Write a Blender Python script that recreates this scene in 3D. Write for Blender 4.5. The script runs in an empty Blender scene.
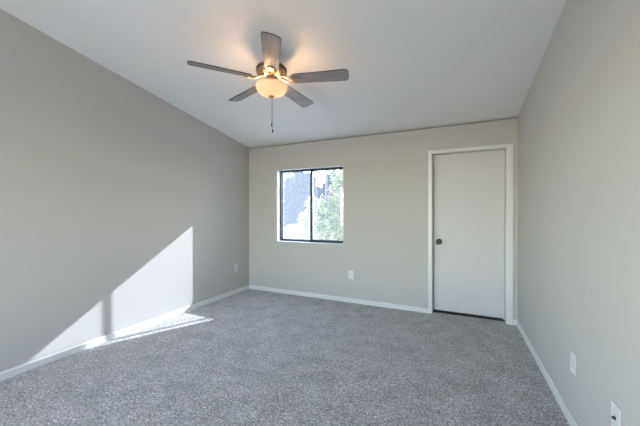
import bpy, bmesh, math, random
from mathutils import Vector, Matrix
random.seed(7)
S = bpy.context.scene
C = S.collection
PI = math.pi

# ------------------------------------------------------------------ camera
W, H, SL, YF = 3.831, 2.390, 0.1621, -5.60      # room width, back wall height, ceiling slope, rear wall y
cam_data = bpy.data.cameras.new('camera')
cam_data.sensor_fit = 'HORIZONTAL'
cam_data.sensor_width = 36.0
cam_data.lens = 291.3 / 640.0 * 36.0
cam_data.clip_start = 0.05
cam_data.clip_end = 400
cam = bpy.data.objects.new('camera', cam_data); C.objects.link(cam)
cam.location = (3.1911, -3.9739, 1.300)
cam.rotation_euler = (PI / 2 - 0.0037, 0.00075, 0.4371)
S.camera = cam

# ------------------------------------------------------------------ sky, sun, added fill lights, exposure
SUN_DIR = Vector((-0.488, -1.0, -0.632)).normalized()     # the way the sunlight travels
world = bpy.data.worlds.new('sky'); S.world = world
world.use_nodes = True
wn = world.node_tree.nodes; wl = world.node_tree.links
wn.clear()
wo = wn.new('ShaderNodeOutputWorld'); wb = wn.new('ShaderNodeBackground'); ws = wn.new('ShaderNodeTexSky')
ws.sky_type = 'NISHITA'; ws.sun_disc = False
ws.sun_elevation = math.radians(29.6); ws.sun_rotation = math.atan2(0.488, 1.0)
ws.air_density = 1.0; ws.dust_density = 0.3; ws.ozone_density = 1.5
wb.inputs['Strength'].default_value = 1.75
wl.new(ws.outputs[0], wb.inputs['Color']); wl.new(wb.outputs[0], wo.inputs['Surface'])

sun_data = bpy.data.lights.new('sun', 'SUN')
sun_data.energy = 11.0; sun_data.angle = math.radians(0.53); sun_data.color = (0.82, 0.88, 1.0)
sun = bpy.data.objects.new('sun', sun_data); C.objects.link(sun)
sun.rotation_euler = SUN_DIR.to_track_quat('-Z', 'Y').to_euler()
sun.location = (4, 9, 8)

rear_fill_data = bpy.data.lights.new('rear_fill_light', 'AREA')      # added fill light, shining in through the made-up rear window
rear_fill_data.shape = 'RECTANGLE'; rear_fill_data.size = 2.3; rear_fill_data.size_y = 2.0
rear_fill_data.energy = 46; rear_fill_data.color = (1.0, 0.80, 0.50)
rear_fill = bpy.data.objects.new('rear_fill_light', rear_fill_data); C.objects.link(rear_fill)
rear_fill.location = (1.40, YF - 0.42, 1.45); rear_fill.rotation_euler = (PI / 2 - 0.35, 0, 0)

side_data = bpy.data.lights.new('side_fill_light', 'AREA')       # second added fill light, behind the made-up window in the left wall
side_data.shape = 'RECTANGLE'; side_data.size = 1.2; side_data.size_y = 1.2
side_data.energy = 37; side_data.color = (1.0, 0.82, 0.56)
side = bpy.data.objects.new('side_fill_light', side_data); C.objects.link(side)
side.location = (-0.42, -4.75, 1.60); side.rotation_euler = (PI / 2 - 0.35, 0, -PI / 2)

S.view_settings.view_transform = 'Standard'
S.view_settings.look = 'None'
S.view_settings.exposure = 0.04
S.view_settings.gamma = 1.0
S.view_settings.use_curve_mapping = False
S.cycles.max_bounces = 10
S.cycles.diffuse_bounces = 7
S.cycles.transparent_max_bounces = 16

# ------------------------------------------------------------------ materials
def mat(name, rgb, rough=0.5, metal=0.0, spec=None):
    m = bpy.data.materials.new(name); m.use_nodes = True
    b = m.node_tree.nodes['Principled BSDF']
    b.inputs['Base Color'].default_value = (*rgb, 1)
    b.inputs['Roughness'].default_value = rough
    b.inputs['Metallic'].default_value = metal
    if spec is not None: b.inputs['Specular IOR Level'].default_value = spec
    return m

def nodes(m):
    return m.node_tree.nodes, m.node_tree.links, m.node_tree.nodes['Principled BSDF']

def obj_coord(m, scale=(1, 1, 1)):
    n, l, b = nodes(m)
    t = n.new('ShaderNodeTexCoord'); mp = n.new('ShaderNodeMapping')
    mp.inputs['Scale'].default_value = scale
    l.new(t.outputs['Object'], mp.inputs['Vector'])
    return mp.outputs['Vector']

def noise(m, vec, scale, detail=4, rough=0.6):
    n, l, b = nodes(m)
    t = n.new('ShaderNodeTexNoise'); t.inputs['Scale'].default_value = scale
    t.inputs['Detail'].default_value = detail; t.inputs['Roughness'].default_value = rough
    l.new(vec, t.inputs['Vector'])
    return t.outputs['Fac']

def ramp(m, fac, stops):
    n, l, b = nodes(m)
    r = n.new('ShaderNodeValToRGB')
    while len(r.color_ramp.elements) < len(stops): r.color_ramp.elements.new(0.5)
    for e, (p, c) in zip(r.color_ramp.elements, stops):
        e.position = p; e.color = (*c, 1)
    l.new(fac, r.inputs['Fac'])
    return r.outputs['Color']

def bump(m, fac, strength, dist):
    n, l, b = nodes(m)
    bp = n.new('ShaderNodeBump'); bp.inputs['Strength'].default_value = strength
    bp.inputs['Distance'].default_value = dist
    l.new(fac, bp.inputs['Height']); l.new(bp.outputs['Normal'], b.inputs['Normal'])

def mul(m, a, c):
    n, l, b = nodes(m)
    x = n.new('ShaderNodeMix'); x.data_type = 'RGBA'; x.blend_type = 'MULTIPLY'
    x.inputs['Factor'].default_value = 1.0
    l.new(a, x.inputs['A']); l.new(c, x.inputs['B'])
    return x.outputs['Result']

def painted(name, rgb, rough=0.75, texture=0.12):
    m = mat(name, rgb, rough, spec=0.25)
    v = obj_coord(m)
    bump(m, noise(m, v, 140, 3), texture, 0.002)
    return m

M_wall = painted('greige_wall_paint', (0.495, 0.485, 0.462))
M_ceil = painted('white_ceiling_paint', (0.80, 0.80, 0.79), 0.85)
M_trim = mat('white_trim_paint', (0.70, 0.70, 0.695), 0.35)
M_door = painted('white_door_paint', (0.60, 0.59, 0.59), 0.4, 0.03)
M_plate = mat('white_plastic', (0.68, 0.68, 0.69), 0.35)
M_slot = mat('dark_slot', (0.03, 0.03, 0.03), 0.6)
M_frame = mat('dark_bronze_aluminium', (0.020, 0.024, 0.034), 0.35, 0.3)
M_sash = mat('sunlit_grey_aluminium', (0.13, 0.145, 0.17), 0.5, 0.2)  # frame metal lightened to imitate sun on the left sash
M_knob = mat('pewter_metal', (0.09, 0.088, 0.085), 0.28, 1.0)
M_stucco = painted('tan_stucco', (0.55, 0.49, 0.42), 0.9, 0.5)

# carpet: grey cut pile, salt and pepper flecks, trodden patches
M_carpet = mat('grey_carpet', (0.2, 0.2, 0.2), 0.95, spec=0.1)
_v = obj_coord(M_carpet)
_f = noise(M_carpet, _v, 72, 6, 0.85)
_f2 = noise(M_carpet, _v, 5.5, 4, 0.65)
_c1 = ramp(M_carpet, _f, [(0.41, (0.13, 0.128, 0.125)), (0.50, (0.50, 0.49, 0.485)), (0.59, (0.95, 0.93, 0.92))])
_c2 = ramp(M_carpet, _f2, [(0.34, (0.72, 0.72, 0.72)), (0.62, (1.0, 1.0, 1.0))])
_n, _l, _b = nodes(M_carpet)
_c3 = ramp(M_carpet, noise(M_carpet, _v, 27, 5, 0.8), [(0.38, (0.70, 0.70, 0.70)), (0.60, (1.12, 1.12, 1.12))])
_l.new(mul(M_carpet, mul(M_carpet, _c1, _c2), _c3), _b.inputs['Base Color'])
bump(M_carpet, _f, 0.9, 0.012)
_b.inputs['Sheen Weight'].default_value = 0.25
_b.inputs['Sheen Roughness'].default_value = 0.6

# weathered grey wood of the fan blades (grain along the blade's own x)
M_wood = mat('weathered_grey_wood', (0.3, 0.28, 0.26), 0.5)
_v = obj_coord(M_wood, (3, 45, 45))
_f = noise(M_wood, _v, 2.2, 5, 0.65)
_n, _l, _b = nodes(M_wood)
_l.new(ramp(M_wood, _f, [(0.28, (0.16, 0.142, 0.135)), (0.55, (0.29, 0.262, 0.252)), (0.75, (0.41, 0.38, 0.37))]), _b.inputs['Base Color'])
M_edge = mat('dark_blade_edge', (0.055, 0.048, 0.043), 0.5)
M_brass = mat('antique_brass', (0.40, 0.32, 0.22), 0.38, 1.0)
M_chain = mat('steel_chain', (0.30, 0.29, 0.28), 0.35, 1.0)
M_fob = mat('dark_wood_fob', (0.05, 0.035, 0.025), 0.5)

def glass_mat(name, veil, tint=(1, 1, 1)):
    m = bpy.data.materials.new(name); m.use_nodes = True
    n, l = m.node_tree.nodes, m.node_tree.links; n.clear()
    o = n.new('ShaderNodeOutputMaterial'); tr = n.new('ShaderNodeBsdfTransparent')
    tl = n.new('ShaderNodeBsdfTranslucent'); gl = n.new('ShaderNodeBsdfGlossy')
    tr.inputs['Color'].default_value = (*tint, 1)
    tl.inputs['Color'].default_value = (0.86, 0.92, 1.0, 1); gl.inputs['Roughness'].default_value = 0.03
    a = n.new('ShaderNodeMixShader'); b = n.new('ShaderNodeMixShader')
    a.inputs[0].default_value = veil; b.inputs[0].default_value = 0.04
    l.new(tr.outputs[0], a.inputs[1]); l.new(tl.outputs[0], a.inputs[2])
    l.new(a.outputs[0], b.inputs[1]); l.new(gl.outputs[0], b.inputs[2]); l.new(b.outputs[0], o.inputs[0])
    return m
M_glass = glass_mat('veiled_window_glass', 0.055)  # pale veil mixed into the glass imitates the washed-out glare outdoors

def bowl_mat():
    m = bpy.data.materials.new('lit_alabaster_glass'); m.use_nodes = True
    n, l = m.node_tree.nodes, m.node_tree.links; n.clear()
    o = n.new('ShaderNodeOutputMaterial'); tl = n.new('ShaderNodeBsdfTranslucent')
    df = n.new('ShaderNodeBsdfDiffuse'); gl = n.new('ShaderNodeBsdfGlossy'); em = n.new('ShaderNodeEmission')
    tl.inputs['Color'].default_value = (0.56, 0.46, 0.37, 1); df.inputs['Color'].default_value = (0.85, 0.78, 0.68, 1)
    gl.inputs['Roughness'].default_value = 0.25
    em.inputs['Color'].default_value = (1.0, 0.66, 0.36, 1); em.inputs['Strength'].default_value = 0.15
    a = n.new('ShaderNodeMixShader'); b = n.new('ShaderNodeMixShader'); c = n.new('ShaderNodeAddShader')
    a.inputs[0].default_value = 0.5; b.inputs[0].default_value = 0.05
    l.new(tl.outputs[0], a.inputs[1]); l.new(df.outputs[0], a.inputs[2])
    l.new(a.outputs[0], b.inputs[1]); l.new(gl.outputs[0], b.inputs[2])
    l.new(b.outputs[0], c.inputs[0]); l.new(em.outputs[0], c.inputs[1]); l.new(c.outputs[0], o.inputs[0])
    return m
M_bowl = bowl_mat()
M_bulb = bpy.data.materials.new('lit_bulb'); M_bulb.use_nodes = True
_n, _l, _b = nodes(M_bulb)
_b.inputs['Emission Color'].default_value = (1.0, 0.72, 0.42, 1); _b.inputs['Emission Strength'].default_value = 12

def leaf_mat(name, c0, c1, trans):
    m = bpy.data.materials.new(name); m.use_nodes = True
    n, l = m.node_tree.nodes, m.node_tree.links; n.clear()
    o = n.new('ShaderNodeOutputMaterial'); df = n.new('ShaderNodeBsdfDiffuse'); tl = n.new('ShaderNodeBsdfTranslucent')
    t = n.new('ShaderNodeTexCoord'); ns = n.new('ShaderNodeTexNoise'); ns.inputs['Scale'].default_value = 3.0
    r = n.new('ShaderNodeValToRGB'); r.color_ramp.elements[0].position = 0.35; r.color_ramp.elements[1].position = 0.65
    r.color_ramp.elements[0].color = (*c0, 1); r.color_ramp.elements[1].color = (*c1, 1)
    l.new(t.outputs['Object'], ns.inputs['Vector']); l.new(ns.outputs['Fac'], r.inputs['Fac'])
    l.new(r.outputs[0], df.inputs[0]); l.new(r.outputs[0], tl.inputs[0])
    x = n.new('ShaderNodeMixShader'); x.inputs[0].default_value = trans
    l.new(df.outputs[0], x.inputs[1]); l.new(tl.outputs[0], x.inputs[2]); l.new(x.outputs[0], o.inputs[0])
    return m
M_leaf_pale = leaf_mat('pale_silver_green_leaves', (0.26, 0.25, 0.10), (0.56, 0.53, 0.30), 0.55)
M_leaf_blue = leaf_mat('blue_green_needles', (0.035, 0.033, 0.038), (0.070, 0.066, 0.070), 0.2)
M_bark = mat('brown_bark', (0.16, 0.12, 0.09), 0.9)
M_roof = mat('pale_roof_tile', (0.28, 0.25, 0.23), 0.8)
M_ground = mat('dry_sandy_ground', (0.38, 0.34, 0.28), 0.95)
_n, _l, _b = nodes(M_ground)
_l.new(ramp(M_ground, noise(M_ground, obj_coord(M_ground), 0.8, 5), [(0.3, (0.36, 0.35, 0.31)), (0.7, (0.52, 0.51, 0.47))]), _b.inputs['Base Color'])

# ------------------------------------------------------------------ mesh helpers
def finish(name, bm, material, parent=None, smooth=False, bevel=0.0, segs=2, kind=None):
    bmesh.ops.recalc_face_normals(bm, faces=bm.faces)
    me = bpy.data.meshes.new(name); bm.to_mesh(me); bm.free()
    for p in me.polygons: p.use_smooth = smooth
    o = bpy.data.objects.new(name, me); C.objects.link(o)
    me.materials.append(material)
    if parent: o.parent = parent
    if bevel:
        md = o.modifiers.new('bevel', 'BEVEL'); md.width = bevel; md.segments = segs
        md.limit_method = 'ANGLE'; md.angle_limit = math.radians(40)
    if kind: o['kind'] = kind
    return o

def box(bm, a, b):
    x0, y0, z0 = a; x1, y1, z1 = b
    v = [bm.verts.new(p) for p in ((x0,y0,z0),(x1,y0,z0),(x1,y1,z0),(x0,y1,z0),(x0,y0,z1),(x1,y0,z1),(x1,y1,z1),(x0,y1,z1))]
    for f in ((0,3,2,1),(4,5,6,7),(0,1,5,4),(1,2,6,5),(2,3,7,6),(3,0,4,7)):
        bm.faces.new([v[i] for i in f])

def prism(bm, poly, axis, a, b):
    """poly of 2-D points extruded along axis from a to b"""
    def P(u, w, t):
        return (t, u, w) if axis == 0 else (u, t, w) if axis == 1 else (u, w, t)
    lo = [bm.verts.new(P(u, w, a)) for u, w in poly]; hi = [bm.verts.new(P(u, w, b)) for u, w in poly]
    bm.faces.new(lo); bm.faces.new(hi[::-1])
    k = len(poly)
    for i in range(k): bm.faces.new((lo[i], lo[(i+1) % k], hi[(i+1) % k], hi[i]))

def lathe(bm, prof, seg=40, c=(0, 0, 0), closed=False):
    rings = []
    for r, z in prof:
        if r < 1e-6: rings.append([bm.verts.new((c[0], c[1], c[2] + z))])
        else: rings.append([bm.verts.new((c[0] + r*math.cos(2*PI*i/seg), c[1] + r*math.sin(2*PI*i/seg), c[2] + z)) for i in range(seg)])
    pairs = list(zip(rings, rings[1:]))
    if closed: pairs.append((rings[-1], rings[0]))
    for A, B in pairs:
        for i in range(seg):
            j = (i + 1) % seg
            if len(A) == 1 and len(B) > 1: bm.faces.new((A[0], B[i], B[j]))
            elif len(B) == 1 and len(A) > 1: bm.faces.new((A[i], A[j], B[0]))
            elif len(A) > 1: bm.faces.new((A[i], A[j], B[j], B[i]))

def tube(bm, pts, rad, seg=10):
    pts = [Vector(p) for p in pts]
    rads = rad if isinstance(rad, (list, tuple)) else [rad] * len(pts)
    rings = []
    for i, p in enumerate(pts):
        t = (pts[min(i+1, len(pts)-1)] - pts[max(i-1, 0)]).normalized()
        u = t.cross(Vector((0, 0, 1)) if abs(t.z) < 0.9 else Vector((1, 0, 0))).normalized(); w = t.cross(u)
        rings.append([bm.verts.new(p + (u*math.cos(2*PI*k/seg) + w*math.sin(2*PI*k/seg)) * rads[i]) for k in range(seg)])
    for A, B in zip(rings, rings[1:]):
        for k in range(seg): bm.faces.new((A[k], A[(k+1) % seg], B[(k+1) % seg], B[k]))
    bm.faces.new(rings[0][::-1]); bm.faces.new(rings[-1])

def ball(bm, c, r, sub=2):
    bmesh.ops.create_icosphere(bm, subdivisions=sub, radius=r, matrix=Matrix.Translation(c))

def empty(name, loc=(0, 0, 0), rot=(0, 0, 0), parent=None):
    o = bpy.data.objects.new(name, None); C.objects.link(o)
    o.location = loc; o.rotation_euler = rot; o.empty_display_size = 0.05
    if parent: o.parent = parent
    return o

def tag(o, label, cat, group=None):
    o['label'] = label; o['category'] = cat
    if group: o['group'] = group
    return o

def struct(name, bm, m, **k):
    return finish(name, bm, m, kind='structure', **k)

def ceil_z(y): return H - SL * y

# ------------------------------------------------------------------ room shell
T = 0.15                                             # wall thickness
WX0, WX1, WZ0, WZ1 = 0.566, 1.711, 0.826, 1.975      # window opening
DX0, DX1, DZ = 2.918, 3.716, 2.040                   # door opening
RX0, RX1, RZ0, RZ1 = 0.20, 2.60, 0.30, 2.25          # opening of the added rear window

bm = bmesh.new(); box(bm, (-T, YF - T, -0.12), (W + T, T + 0.0, 0.0)); struct('floor', bm, M_carpet)
bm = bmesh.new()
prism(bm, [(YF - T, ceil_z(YF - T)), (T, ceil_z(T)), (T, ceil_z(T) + 0.15), (YF - T, ceil_z(YF - T) + 0.15)], 0, -T, W + T)
struct('ceiling', bm, M_ceil)
SY0, SY1, SZ0, SZ1 = -5.40, -4.10, 0.80, 2.10        # opening of the added side window, behind the camera
bm = bmesh.new(); prism(bm, [(YF, 0), (0, 0), (0, ceil_z(0)), (YF, ceil_z(YF))], 0, W, W + T); struct('wall_right', bm, M_wall)
bm = bmesh.new()
prism(bm, [(SY1, 0), (0, 0), (0, ceil_z(0)), (SY1, ceil_z(SY1))], 0, -T, 0)
prism(bm, [(YF, 0), (SY0, 0), (SY0, ceil_z(SY0)), (YF, ceil_z(YF))], 0, -T, 0)
prism(bm, [(SY0, SZ1), (SY1, SZ1), (SY1, ceil_z(SY1)), (SY0, ceil_z(SY0))], 0, -T, 0)
prism(bm, [(SY0, 0), (SY1, 0), (SY1, SZ0), (SY0, SZ0)], 0, -T, 0)
bmesh.ops.remove_doubles(bm, verts=bm.verts, dist=1e-5)
struct('wall_left', bm, M_wall)

def pierced(bm, x0, x1, z1, holes, y0, y1):
    """wall slab between x0..x1 with rectangular holes (xa, xb, za, zb), sorted and not overlapping in x"""
    x = x0
    for xa, xb, za, zb in holes:
        box(bm, (x, y0, 0), (xa, y1, z1))
        if za > 0: box(bm, (xa, y0, 0), (xb, y1, za))
        box(bm, (xa, y0, zb), (xb, y1, z1))
        x = xb
    box(bm, (x, y0, 0), (x1, y1, z1))
    bmesh.ops.remove_doubles(bm, verts=bm.verts, dist=1e-5)

bm = bmesh.new(); pierced(bm, -T, W + T, ceil_z(T), [(WX0, WX1, WZ0, WZ1), (DX0 - 0.012, DX1 + 0.012, 0, DZ + 0.012)], 0, T)
struct('wall_back', bm, M_wall)
bm = bmesh.new(); pierced(bm, -T, W + T, ceil_z(YF), [(RX0, RX1, RZ0, RZ1)], YF - T, YF)
struct('wall_front', bm, M_wall)

# white returns of the window opening
bm = bmesh.new()
r_ = 0.004
box(bm, (WX0, 0.0005, WZ0), (WX0 + r_, 0.088, WZ1)); box(bm, (WX1 - r_, 0.0005, WZ0), (WX1, 0.088, WZ1))
box(bm, (WX0 + r_, 0.0005, WZ1 - r_), (WX1 - r_, 0.088, WZ1)); box(bm, (WX0 + r_, -0.004, WZ0), (WX1 - r_, 0.088, WZ0 + 0.004))
struct('trim_1', bm, M_trim)

# baseboards
BH, BT = 0.062, 0.012
def board(name, a, b, axis):
    bm = bmesh.new()
    if axis == 'x+':   prism(bm, [(0, 0), (BT, 0), (BT, BH - 0.008), (BT - 0.006, BH), (0, BH)], 1, a, b)
    elif axis == 'x-': prism(bm, [(W, 0), (W - BT, 0), (W - BT, BH - 0.008), (W - BT + 0.006, BH), (W, BH)], 1, a, b)
    elif axis == 'y':  prism(bm, [(0, 0), (-BT, 0), (-BT, BH - 0.008), (-BT + 0.006, BH), (0, BH)], 0, a, b)
    return struct(name, bm, M_trim)
board('baseboard_left', YF, 0, 'x+')
board('baseboard_right', YF, 0, 'x-')
CX0, CX1, CZ = 2.868, 3.786, 2.080                   # outer edge of the door casing
board('baseboard_back', BT, CX0, 'y')
bm = bmesh.new(); box(bm, (CX1, -BT, 0), (W - BT, 0, BH)); struct('baseboard_corner', bm, M_trim)

# ------------------------------------------------------------------ house outside the room: closet wing right of the window, ground
bm = bmesh.new()
wing = [(2.05, 0.16), (4.4, 0.16), (4.4, 1.76), (2.05, 1.76)]
w_t = 0.12
box(bm, (2.05, T + 0.001, -3.0), (2.05 + w_t, 1.76, 2.715)); box(bm, (4.28, T + 0.001, -3.0), (4.4, 1.76, 2.715))
box(bm, (2.05 + w_t, 1.64, -3.0), (4.28, 1.76, 2.715)); box(bm, (2.05 + w_t, T + 0.001, 2.6), (4.28, 1.64, 2.715))
struct('wall_wing', bm, M_stucco)
bm = bmesh.new(); box(bm, (2.17, T, -0.12), (4.28, 1.64, 0.0)); struct('floor_closet', bm, M_carpet)
bm = bmesh.new(); box(bm, (-80, -60, -3.2), (80, 120, -3.0)); struct('ground', bm, M_ground)

# ------------------------------------------------------------------ window (horizontal slider)
win = empty('window_1', ((WX0 + WX1) / 2, 0.11, WZ0)); win['kind'] = 'structure'
def rel(o, p):                                        # keep world coordinates under a parent with no rotation
    o.parent = p
    o.location = Vector(o.location) - Vector(p.location)
    return o
def frame_box(bm, x0, x1, z0, z1, y0, y1, l, r, b, t):
    box(bm, (x0, y0, z0), (x0 + l, y1, z1)); box(bm, (x1 - r, y0, z0), (x1, y1, z1))
    box(bm, (x0 + l, y0, z0), (x1 - r, y1, z0 + b)); box(bm, (x0 + l, y0, z1 - t), (x1 - r, y1, z1))
bm = bmesh.new(); frame_box(bm, WX0, WX1, WZ0, WZ1, 0.088, 0.148, 0.022, 0.022, 0.022, 0.026)
rel(finish('frame', bm, M_frame), win)
XM = 1.139                                            # meeting stile
# sashes: the left pane on the outer track, the sliding one on the inner track
sl_ = finish('sash', (lambda b: (frame_box(b, WX0 + 0.022, XM + 0.018, WZ0 + 0.022, WZ1 - 0.026, 0.122, 0.140, 0.012, 0.026, 0.012, 0.006), b)[1])(bmesh.new()), M_sash)
rel(sl_, win)
sr_ = finish('sash', (lambda b: (frame_box(b, XM - 0.018, WX1 - 0.022, WZ0 + 0.022, WZ1 - 0.026, 0.095, 0.118, 0.034, 0.016, 0.022, 0.016), b)[1])(bmesh.new()), M_frame)
rel(sr_, win)
bm = bmesh.new(); box(bm, (WX0 + 0.034, 0.130, WZ0 + 0.034), (XM - 0.008, 0.133, WZ1 - 0.032)); o = finish('pane', bm, M_glass); o.parent = sl_
bm = bmesh.new(); box(bm, (XM + 0.016, 0.105, WZ0 + 0.044), (WX1 - 0.038, 0.108, WZ1 - 0.042)); o = finish('pane', bm, M_glass); o.parent = sr_
bm = bmesh.new(); box(bm, (XM - 0.012, 0.084, 1.345), (XM + 0.010, 0.0955, 1.425)); o = finish('latch', bm, M_frame, bevel=0.003); o.parent = sr_

# added rear window behind the camera, put in to pass the fill light
win2 = empty('added_window_rear', (1.40, YF - 0.1, RZ0)); win2['kind'] = 'structure'
bm = bmesh.new(); frame_box(bm, RX0, RX1, RZ0, RZ1, YF - 0.13, YF - 0.07, 0.03, 0.03, 0.03, 0.03); box(bm, (1.385, YF - 0.12, RZ0 + 0.03), (1.415, YF - 0.08, RZ1 - 0.03))
rel(finish('frame', bm, M_frame), win2)
for xa, xb in ((RX0 + 0.03, 1.385), (1.415, RX1 - 0.03)):
    bm = bmesh.new(); box(bm, (xa, YF - 0.102, RZ0 + 0.03), (xb, YF - 0.098, RZ1 - 0.03)); rel(finish('pane', bm, glass_mat('clear_window_glass', 0.0) if xa < 1 else bpy.data.materials['clear_window_glass']), win2)

win3 = empty('added_window_side', (-0.1, (SY0 + SY1) / 2, SZ0)); win3['kind'] = 'structure'  # added side window, put in for the second fill light
bm = bmesh.new()
for a, b in (((SY0, SZ0), (SY1, SZ0 + 0.03)), ((SY0, SZ1 - 0.03), (SY1, SZ1)), ((SY0, SZ0 + 0.03), (SY0 + 0.03, SZ1 - 0.03)), ((SY1 - 0.03, SZ0 + 0.03), (SY1, SZ1 - 0.03)), ((-4.765, SZ0 + 0.03), (-4.735, SZ1 - 0.03))):
    box(bm, (-0.13, a[0], a[1]), (-0.07, b[0], b[1]))
rel(finish('frame', bm, M_frame), win3)
for ya, yb in ((SY0 + 0.03, -4.765), (-4.735, SY1 - 0.03)):
    bm = bmesh.new(); box(bm, (-0.102, ya, SZ0 + 0.03), (-0.098, yb, SZ1 - 0.03)); rel(finish('pane', bm, bpy.data.materials['clear_window_glass']), win3)

# ------------------------------------------------------------------ door
door = empty('door_1', ((DX0 + DX1) / 2, 0.05, 0)); door['kind'] = 'structure'
bm = bmesh.new(); box(bm, (DX0 + 0.003, 0.080, 0.034), (DX1 - 0.003, 0.115, DZ - 0.004))
rel(finish('door_slab', bm, M_door, bevel=0.002), door)
bm = bmesh.new()                                      # jamb lining with stops
box(bm, (DX0 - 0.012, 0.0, 0), (DX0, T, DZ + 0.012)); box(bm, (DX1, 0.0, 0), (DX1 + 0.012, T, DZ + 0.012)); box(bm, (DX0, 0.0, DZ), (DX1, T, DZ + 0.012))
box(bm, (DX0, 0.116, 0), (DX0 + 0.011, 0.130, DZ)); box(bm, (DX1 - 0.011, 0.116, 0), (DX1, 0.130, DZ)); box(bm, (DX0 + 0.011, 0.116, DZ - 0.011), (DX1 - 0.011, 0.130, DZ))
rel(finish('jamb', bm, M_trim), door)
bm = bmesh.new()                                      # casing: U of flat stock with an eased inner edge
box(bm, (CX0, -0.016, 0), (DX0 - 0.004, 0, CZ)); box(bm, (DX1 + 0.004, -0.016, 0), (CX1, 0, CZ)); box(bm, (DX0 - 0.004, -0.016, DZ + 0.004), (DX1 + 0.004, 0, CZ))
rel(finish('casing', bm, M_trim, bevel=0.003), door)
bm = bmesh.new(); box(bm, (DX0, 0.070, 0), (DX1, T - 0.002, 0.006)); rel(finish('gap_shade', bm, M_slot), door)  # dark strip on the floor, drawn as the shade under the door
KX, KZ = 2.990, 0.916
bm = bmesh.new()
lathe(bm, [(0, 0), (0.034, 0.0), (0.034, 0.003), (0.030, 0.008), (0.016, 0.011), (0.013, 0.014), (0.013, 0.024), (0.018, 0.030), (0.028, 0.036), (0.0315, 0.046), (0.030, 0.056), (0.023, 0.062), (0.012, 0.0635), (0.0115, 0.061), (0, 0.061)], 36)
knob = finish('door_knob', bm, M_knob, smooth=True)
knob.rotation_euler = (PI / 2, 0, 0); knob.scale = (1.12, 1.12, 1.12); knob.location = (KX, 0.080, KZ); rel(knob, door)

# ------------------------------------------------------------------ wall plates
def plate_bm(w=0.076, h=0.122, t=0.006):
    bm = bmesh.new(); box(bm, (-w/2, -t, -h/2), (w/2, 0, h/2)); return bm
def outlet(loc, rz, label):
    t = empty('wall_outlet', loc, (0, 0, rz)); tag(t, label, 'outlet', 'duplex outlets on the walls')
    finish('cover_plate', plate_bm(), M_plate, t, bevel=0.002)
    for s in (-1, 1):
        bm = bmesh.new(); zc = s * 0.0195
        pts = []
        for k in range(28):
            a = 2 * PI * k / 28; x = 0.0165 * math.cos(a); z = max(-0.0135, min(0.0135, 0.0165 * math.sin(a)))
            pts.append((x, zc + z))
        prism(bm, pts, 1, -0.0078, -0.005)
        so = finish('socket', bm, M_plate, t)
        bm = bmesh.new()
        box(bm, (-0.0068, -0.0082, zc - 0.003), (-0.0050, -0.0074, zc + 0.006)); box(bm, (0.0050, -0.0082, zc - 0.003), (0.0068, -0.0074, zc + 0.006))
        box(bm, (-0.002, -0.0082, zc - 0.0105), (0.002, -0.0074, zc - 0.0065))
        finish('slots', bm, M_slot, so)
    bm = bmesh.new(); lathe(bm, [(0, 0), (0.0032, 0), (0.0026, 0.0012), (0, 0.0014)], 14)
    o = finish('screw', bm, M_plate, t, smooth=True); o.rotation_euler = (PI/2, 0, 0); o.location = (0, -0.0058, 0)
    return t
outlet((1.825, 0, 0.396), 0, 'white duplex outlet on the back wall, below the right end of the window')
outlet((0, -0.322, 0.405), PI/2, 'white duplex outlet on the left wall, near the back corner')
outlet((W, -1.752, 0.392), -PI/2, 'white duplex outlet on the right wall, nearer the door than the jack plate')
jp = empty('cable_jack_plate', (W, -2.268, 0.393), (0, 0, -PI/2))
tag(jp, 'white wall plate with one dark cable jack, nearest the camera on the right wall', 'wall plate')
finish('cover_plate', plate_bm(), M_plate, jp, bevel=0.002)
bm = bmesh.new(); lathe(bm, [(0, 0), (0.0085, 0), (0.0085, 0.004), (0.0052, 0.004), (0.0052, 0.011), (0.0028, 0.011), (0.0028, 0.006), (0, 0.006)], 20)
o = finish('jack', bm, M_knob, jp, smooth=False); o.rotation_euler = (PI/2, 0, 0); o.location = (0, -0.006, 0)
for s in (-1, 1):
    bm = bmesh.new(); lathe(bm, [(0, 0), (0.0032, 0), (0.0026, 0.0012), (0, 0.0014)], 14)
    o = finish('screw', bm, M_plate, jp, smooth=True); o.rotation_euler = (PI/2, 0, 0); o.location = (0, -0.0058, s * 0.042)

# ------------------------------------------------------------------ ceiling fan
FX, FY, FZ = 1.759, -1.885, 2.427                     # hub, height of the blade plane
fan = empty('ceiling_fan', (FX, FY, FZ))
tag(fan, 'five-blade ceiling fan with grey wood blades, brass motor and lit bowl light', 'ceiling fan')
zc = ceil_z(FY) - FZ
bm = bmesh.new()                                      # canopy seated against the sloped ceiling
prof = [(0.068, 0.020), (0.068, -0.030), (0.060, -0.055), (0.040, -0.070), (0.022, -0.074)]
lathe(bm, [(0, 0.02)] + prof + [(0, -0.074)], 36)
for v in bm.verts:
    if v.co.z > 0.0: v.co.z = -SL * v.co.y - 0.0005
    v.co.z += zc
finish('canopy', bm, M_brass, fan, smooth=True)
bm = bmesh.new(); tube(bm, [(0, 0, 0.13), (0, 0, zc - 0.06)], 0.014, 16); finish('downrod', bm, M_brass, fan, smooth=True)
bm = bmesh.new()
lathe(bm, [(0, 0.150), (0.030, 0.148), (0.070, 0.138), (0.105, 0.124), (0.124, 0.108), (0.130, 0.100), (0.130, 0.062), (0.124, 0.054), (0.112, 0.042), (0.085, 0.028), (0.075, 0.018), (0, 0.018)], 48)
mh = finish('motor_housing', bm, M_brass, fan, smooth=True)
bm = bmesh.new(); lathe(bm, [(0.1295, 0.094), (0.1320, 0.092), (0.1320, 0.070), (0.1295, 0.068)], 48, closed=True)
o = finish('dark_band', bm, mat('dark_bronze_band', (0.10, 0.075, 0.05), 0.4, 1.0), mh, smooth=True); o['label'] = 'dark bronze band'
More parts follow.
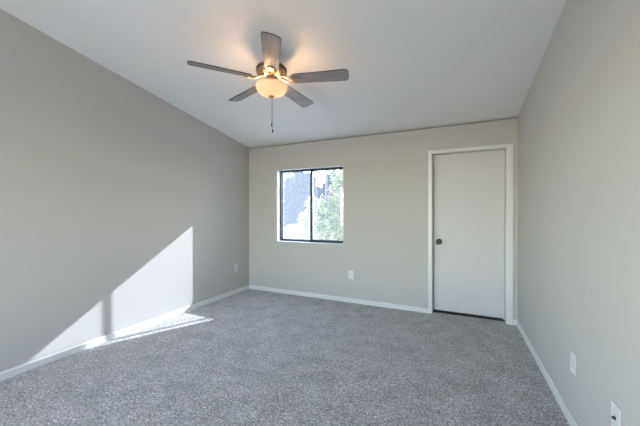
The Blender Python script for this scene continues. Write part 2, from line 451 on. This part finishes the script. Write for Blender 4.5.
bm = bmesh.new(); lathe(bm, [(0, 0.018), (0.060, 0.018), (0.062, 0.005), (0.056, -0.012), (0.066, -0.020), (0.066, -0.028), (0.030, -0.034), (0, -0.034)], 40)
finish('switch_housing', bm, M_brass, fan, smooth=True)
# bowl light: open-topped frosted glass hung on a centre rod
BR, BD, BZ = 0.134, 0.086, -0.049
bm = bmesh.new(); prof = []
for k in range(15):
    a = PI/2 * k / 14; prof.append((BR * math.cos(a) ** 0.8 if k < 14 else 0.0, BZ - BD * math.sin(a)))
inn = [(max(0.0, r - 0.004) if r > 0.01 else 0.0, z + 0.004) for r, z in reversed(prof)]
lathe(bm, prof + inn[0:1] + inn[1:], 48, closed=True)
bowl = finish('light_bowl', bm, M_bowl, fan, smooth=True); bowl['label'] = 'glowing cream glass bowl'
bm = bmesh.new(); tube(bm, [(0, 0, -0.033), (0, 0, BZ - BD - 0.002)], 0.005, 10); finish('centre_rod', bm, M_brass, fan, smooth=True)
bm = bmesh.new(); zb = BZ - BD
lathe(bm, [(0, zb - 0.001), (0.022, zb - 0.001), (0.027, zb - 0.005), (0.020, zb - 0.010), (0.007, zb - 0.014), (0.008, zb - 0.018), (0.004, zb - 0.022), (0, zb - 0.023)], 24)
finish('finial', bm, M_brass, fan, smooth=True)
for k in range(2):
    a = math.radians(205 - 145 * k)
    bm = bmesh.new(); c = Vector((0.055 * math.cos(a), 0.055 * math.sin(a), -0.078))
    bmesh.ops.create_uvsphere(bm, u_segments=16, v_segments=10, radius=0.017, matrix=Matrix.Translation(c))
    b_ = finish('bulb', bm, M_bulb, fan, smooth=True)
    ld = bpy.data.lights.new('bulb_light', 'POINT'); ld.energy = 5.8; ld.color = (1.0, 0.60, 0.32); ld.shadow_soft_size = 0.035
    lo = bpy.data.objects.new('bulb_light', ld); C.objects.link(lo); lo.parent = fan; lo.location = (c.x * 1.3, c.y * 1.3, -0.056)
# pull chains
def chain(x, y, z0, z1, fob):
    bm = bmesh.new(); z = z0
    while z > z1:
        bmesh.ops.create_icosphere(bm, subdivisions=1, radius=0.0024, matrix=Matrix.Translation((x, y, z))); z -= 0.0055
    tube(bm, [(x, y, z0), (x, y, z1)], 0.0010, 6)
    ch = finish('pull_chain', bm, M_chain, fan, smooth=True)
    bm = bmesh.new(); lathe(bm, [(0, 0), (0.003, -0.001), (0.0055, -0.012), (0.0055, -0.028), (0.003, -0.036), (0, -0.037)], 14, c=(x, y, z1))
    finish('fob', bm, fob, ch, smooth=True)
chain(0.000, 0.000, zb - 0.022, -0.362, M_fob)
chain(0.004, 0.008, zb - 0.020, -0.412, M_fob)
# blades: first one built, the others copied
def blade_outline(r0, r1, w0, w1, n=10):
    pts = []
    for i in range(n + 1):                            # rounded tip, broad and blunt
        a = -PI/2 + PI * i / n
        cx, sx = math.cos(a), math.sin(a)
        e = 0.62
        pts.append((r1 - 0.050 + 0.050 * (abs(cx) ** e), w1/2 * (1 if sx >= 0 else -1) * abs(sx) ** e))
    pts += [(r0 + 0.30, (w0 * 0.35 + w1 * 0.65)/2), (r0 + 0.02, w0/2), (r0, w0/2 - 0.02), (r0, -w0/2 + 0.02), (r0 + 0.02, -w0/2), (r0 + 0.30, -(w0 * 0.35 + w1 * 0.65)/2)]
    return pts
PITCH = math.radians(-13)
bm = bmesh.new(); prism(bm, blade_outline(0.175, 0.66, 0.112, 0.136), 2, -0.0035, 0.0035)
blade0 = finish('blade', bm, M_wood, fan)
blade0.data.materials.append(M_edge)
for p in blade0.data.polygons:
    if abs(p.normal.z) < 0.5: p.material_index = 1
bm = bmesh.new()                                      # blade iron: two curved arms joining a pad under the blade
for s in (-1, 1):
    tube(bm, [(0.070, s*0.012, 0.030), (0.105, s*0.026, 0.014), (0.140, s*0.034, -0.004), (0.175, s*0.032, -0.010), (0.205, s*0.018, -0.010)], [0.008, 0.008, 0.007, 0.007, 0.006], 10)
prism(bm, [(0.165, -0.040), (0.200, -0.044), (0.235, -0.026), (0.250, 0.0), (0.235, 0.026), (0.200, 0.044), (0.165, 0.040), (0.180, 0.0)], 2, -0.010, -0.0045)
for x, y in ((0.195, -0.026), (0.195, 0.026), (0.232, 0.0)): ball(bm, (x, y, -0.010), 0.0055, 1)
iron0 = finish('blade_iron', bm, M_brass, fan, smooth=False, bevel=0.0015)
A0 = math.radians(232.12)
for k in range(5):
    a = A0 - 2 * PI * k / 5
    if k == 0: b_, i_ = blade0, iron0
    else:
        b_ = blade0.copy(); i_ = iron0.copy(); C.objects.link(b_); C.objects.link(i_); b_.parent = fan; i_.parent = fan
    R_ = Matrix.Rotation(a, 4, 'Z') @ Matrix.Rotation(PITCH, 4, 'X')
    b_.matrix_local = R_; i_.matrix_local = R_

# ------------------------------------------------------------------ outside: trees and a neighbour's house
def crown_bm(blobs, n, size, flat=0.5):
    bm = bmesh.new(); tot = sum(r**2 for *_, r in blobs)
    for cx, cy, cz, r in blobs:
        for _ in range(int(n * r**2 / tot)):
            d = Vector((random.gauss(0, 1), random.gauss(0, 1), random.gauss(0, 1))).normalized() * r * random.uniform(0.45, 1.08)
            c = Vector((cx, cy, cz)) + d
            u = Vector((random.gauss(0, 1), random.gauss(0, 1), random.gauss(0, flat))).normalized()
            w = u.cross(Vector((random.gauss(0, 1), random.gauss(0, 1), random.gauss(0, 1)))).normalized()
            s = size * random.uniform(0.6, 1.4)
            bm.faces.new([bm.verts.new(c + q) for q in (u*s, w*s*0.45 + u*s*0.2, -u*s, -w*s*0.45 + u*s*0.2)])
    return bm
def tree(name, x, y, h0, blobs, n, size, m, label, cat='tree'):
    t = empty(name, (x, y, -3.0)); tag(t, label, cat)
    bm = bmesh.new(); top = max(b[2] for b in blobs)
    tube(bm, [(0, 0, -0.1), (0.05, 0.03, h0), (-0.05, 0.0, (h0 + top)/2 + 0.2), (0.02, 0, top)], [0.17, 0.14, 0.10, 0.03], 10)
    for cx, cy, cz, r in blobs:
        z0 = max(h0, cz - 0.9 * r - 0.5)
        tube(bm, [(0, 0, min(z0, top - 0.4)), (cx*0.5, cy*0.5, (z0 + cz)/2), (cx, cy, cz)], [0.07, 0.05, 0.02], 7)
    finish('trunk', bm, M_bark, t, smooth=True)
    finish('foliage', crown_bm(blobs, n, size), m, t)
    return t
tree('leafy_tree', -2.5, 9.0, 2.2,
     [(0.10, 0, 4.0, 1.05), (0.95, 0.2, 5.0, 0.95), (-0.75, 0.1, 3.7, 0.85), (1.2, -0.2, 3.6, 1.0), (0.60, 0.3, 6.0, 0.50), (-0.72, -0.2, 4.75, 0.32), (1.5, 0.1, 6.2, 0.75), (1.75, 0.1, 4.6, 0.8), (-0.05, 0.1, 6.75, 0.28)],
     9000, 0.090, M_leaf_pale, 'pale green leafy tree close outside the right pane of the window')
tree('evergreen_tree', -12.0, 22.0, 3.0,
     [(0.1, 0, 4.0, 1.5), (0.3, 0, 6.0, 1.35), (-0.3, 0.3, 7.3, 0.9), (1.2, 0, 4.9, 1.4), (1.5, 0.2, 7.3, 0.9), (-0.3, 0, 2.5, 1.4), (2.1, 0.2, 6.2, 0.9), (0.6, 0, 8.4, 0.6)],
     26000, 0.17, M_leaf_blue, 'blue-green evergreen farther off behind the left pane of the window')
tree('evergreen_tree', -8.7, 24.0, 2.5,
     [(0.0, 0, 3.6, 1.2), (0.1, 0, 5.2, 1.1), (0.0, 0, 6.6, 0.95), (0.2, 0.1, 7.6, 0.65), (0.35, 0, 8.3, 0.3), (1.3, 0, 4.6, 1.3), (1.5, 0.1, 6.4, 0.9), (1.6, 0, 3.0, 1.2)],
     20000, 0.15, M_leaf_blue, 'narrow blue-green treetop in the gap behind the pale tree, right pane of the window')
tree('leafy_shrub', -5.15, 11.5, 1.2, [(0, 0, 2.2, 0.75), (0.3, 0.1, 3.0, 0.7), (0.15, 0, 3.75, 0.45), (0.75, 0, 2.4, 0.7)],
     2600, 0.080, M_leaf_pale, 'small pale green tree seen low beside the window mullion, by a pale gable')
tree('slender_tree', -4.95, 8.6, 2.5, [(-0.45, 0, 6.0, 0.62), (0.10, 0.1, 6.5, 0.45), (-0.70, 0.1, 5.1, 0.42), (0.55, 0, 6.3, 0.35)],
     850, 0.065, M_leaf_pale, 'sparse pale-leaved tree top in the upper left corner of the window')
hx, hy = -7.6, 14.0
hs = empty('neighbour_house', (hx, hy, -3.0)); tag(hs, 'pale house gable low outside the left pane of the window', 'house')
bm = bmesh.new(); prism(bm, [(-2.2, 0), (2.2, 0), (2.2, 2.0), (0, 3.25), (-2.2, 2.0)], 1, 0, 4.5); finish('wall', bm, mat('pale_house_paint', (0.30, 0.27, 0.24), 0.9), hs)
bm = bmesh.new(); prism(bm, [(-2.55, 1.80), (0, 3.25), (2.55, 1.80), (2.55, 1.95), (0, 3.41), (-2.55, 1.95)], 1, -0.3, 4.8); finish('roof', bm, M_roof, hs)
